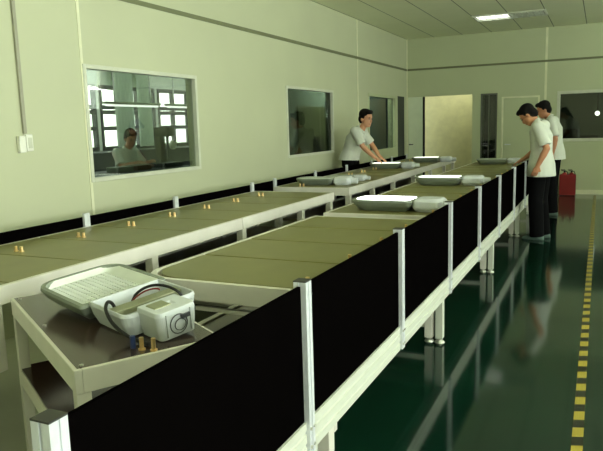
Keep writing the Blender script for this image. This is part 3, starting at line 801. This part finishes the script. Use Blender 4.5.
# worker in front on the right, profile to the left, head bowed
person('nearer worker in a white shirt and black trousers bowing his head over the fence',
  (-.665, 8.45, 0), PI-.22, dict(
  pelvis=(0,0,.95), chest=(.01,0,1.29), neck=(.075,0,1.47), head=(.175,0,1.555), head_pitch=.75, head_yaw=.0,
  shL=(-.0,.185,1.415), elL=(-.13,.235,1.15), wrL=(-.03,.25,.94), hdL=(.35,-.05,-1), hnL=(.6,-.8,0), thsL=1, curlL=.7,
  shR=(.04,-.185,1.42), elR=(.10,-.22,1.15), wrR=(.27,-.14,1.0), hdR=(.7,.2,-.35), hnR=(0,0,-1), thsR=-1, curlR=.5,
  hiL=(0,.09,.91), knL=(.03,.10,.50), anL=(.0,.10,.085), footL=Vector((1,0,0)),
  hiR=(0,-.09,.91), knR=(.03,-.09,.50), anR=(-.02,-.10,.085), footR=Vector((1,0,0)), hem=-.15), M['skin'], M['shoe'])
person('worker standing behind the bowing one, mostly hidden, in a white shirt',
  (-.66, 10.75, 0), PI-.1, dict(
  pelvis=(0,0,1.0), chest=(.02,0,1.35), neck=(.085,0,1.54), head=(.175,0,1.65), head_pitch=.35, head_yaw=.25,
  shL=(.03,.19,1.48), elL=(-.05,.26,1.20), wrL=(-.01,.27,.96), hdL=(.2,0,-1), hnL=(.6,-.8,0), thsL=1, curlL=.7,
  shR=(.05,-.19,1.48), elR=(.10,-.23,1.2), wrR=(.24,-.15,1.04), hdR=(.8,.2,-.3), hnR=(0,0,-1), thsR=-1, curlR=.4,
  hiL=(0,.09,.96), knL=(.03,.10,.52), anL=(-.01,.10,.085), footL=Vector((1,0,0)),
  hiR=(0,-.09,.96), knR=(.03,-.09,.52), anR=(.04,-.10,.085), footR=Vector((1,0,0)), hem=-.12), M['skin'], M['shoe'])
# seated person in the workshop seen through the large window
st = empty('stool', (-6.47, 7.45, 0), label='dark stool under the seated person in the workshop', cat='stool')
MB().cyl((0,0,.55),(0,0,.6),.17,n=20).build('seat', M['annexdark'], st)
for k in range(4):
    a = PI/4+PI/2*k; MB().cyl((.12*math.cos(a),.12*math.sin(a),.55),(.19*math.cos(a),.19*math.sin(a),0),.016).build('leg', M['annexdark'], st)
person('person in a pale shirt seated at the dark workbench behind the large window',
  (-6.47, 7.45, 0), 0., dict(
  pelvis=(0,0,.72), chest=(.04,0,1.07), neck=(.09,0,1.28), head=(.16,0,1.40), head_pitch=.4, head_yaw=-.4,
  shL=(.05,.19,1.2), elL=(.18,.25,1.0), wrL=(.42,.15,1.06), hdL=(1,-.1,-.1), hnL=(0,0,-1), thsL=1,
  shR=(.05,-.19,1.2), elR=(.18,-.25,1.0), wrR=(.42,-.14,1.06), hdR=(1,.1,-.1), hnR=(0,0,-1), thsR=-1,
  hiL=(0,.09,.70), knL=(.38,.11,.62), anL=(.26,.12,.085), footL=Vector((1,0,0)),
  hiR=(0,-.09,.70), knR=(.38,-.11,.62), anR=(.26,-.12,.085), footR=Vector((1,0,0)), hem=-.02), M['skin'], M['shoedark'])

# ------------------------------------------------------------------ light
w = bpy.data.worlds.new('sky'); scene.world = w; w.use_nodes = True
bg = w.node_tree.nodes['Background']; bg.inputs[0].default_value = (.92,1,.94,1); bg.inputs[1].default_value = 8.0
def area(name, loc, rot, sx, sy, e, col=(1,1,1)):
    l = bpy.data.lights.new(name, 'AREA'); l.shape = 'RECTANGLE'; l.size = sx; l.size_y = sy; l.energy = e; l.color = col
    o = bpy.data.objects.new(name, l); COL.objects.link(o); o.location = loc; o.rotation_euler = rot; return o
DAY = (.98, 1.0, .97)
for i, (h, e) in enumerate(zip(RWIN, (330, 210, 140, 230))):
    area('daylight_and_fill', (XR+.3, (h[0]+h[1])/2, (h[2]+h[3])/2+.1), (0, PI/2+(.75 if i < 3 else 1.3), 0), h[3]-h[2], h[1]-h[0], e, DAY)  # fourth light is an added ceiling fill, aimed steeply up
area('corridor_lamp', (-3.0, 14.5, 2.66), (0,0,0), .9, .2, 9.5, (1,1,.82))
area('annex_daylight', (XA+.12, 9.5, 1.9), (0,-PI/2,0), 1.3, 10, 60, (.92,1,.95))
area('workshop_fill', (-6.2, 9.5, 2.2), (0,PI-.9,0), .5, 9, 210, (1,1,.95))  # added fill aimed up at the workshop's back wall, not a real lamp
area('office_fill', (-4.4, 12.4, 2.85), (0,0,0), .3, 2.6, 90, (.95,1,.95))  # unseen fill added to brighten the office and its curtain

# ------------------------------------------------------------------ camera
cam = bpy.data.cameras.new('camera'); co = bpy.data.objects.new('camera', cam); COL.objects.link(co)
pitch, yaw, roll = .15317, .44435, -.02948
fwd = Vector((-math.sin(yaw)*math.cos(pitch), math.cos(yaw)*math.cos(pitch), -math.sin(pitch)))
rt = Vector((math.cos(yaw), math.sin(yaw), 0)); up = rt.cross(fwd)
r2 = math.cos(roll)*rt+math.sin(roll)*up; u2 = -math.sin(roll)*rt+math.cos(roll)*up
mtx = Matrix((r2, u2, -fwd)).transposed().to_4x4(); mtx.translation = (0,0,1.48)
co.matrix_world = mtx
cam.sensor_fit = 'HORIZONTAL'; cam.sensor_width = 36; cam.lens = 630/603*36; cam.clip_start = .05
scene.camera = co
vs = scene.view_settings; vs.view_transform = 'Standard'; vs.look = 'None'; vs.gamma = 1; vs.use_curve_mapping = False; vs.exposure = .05
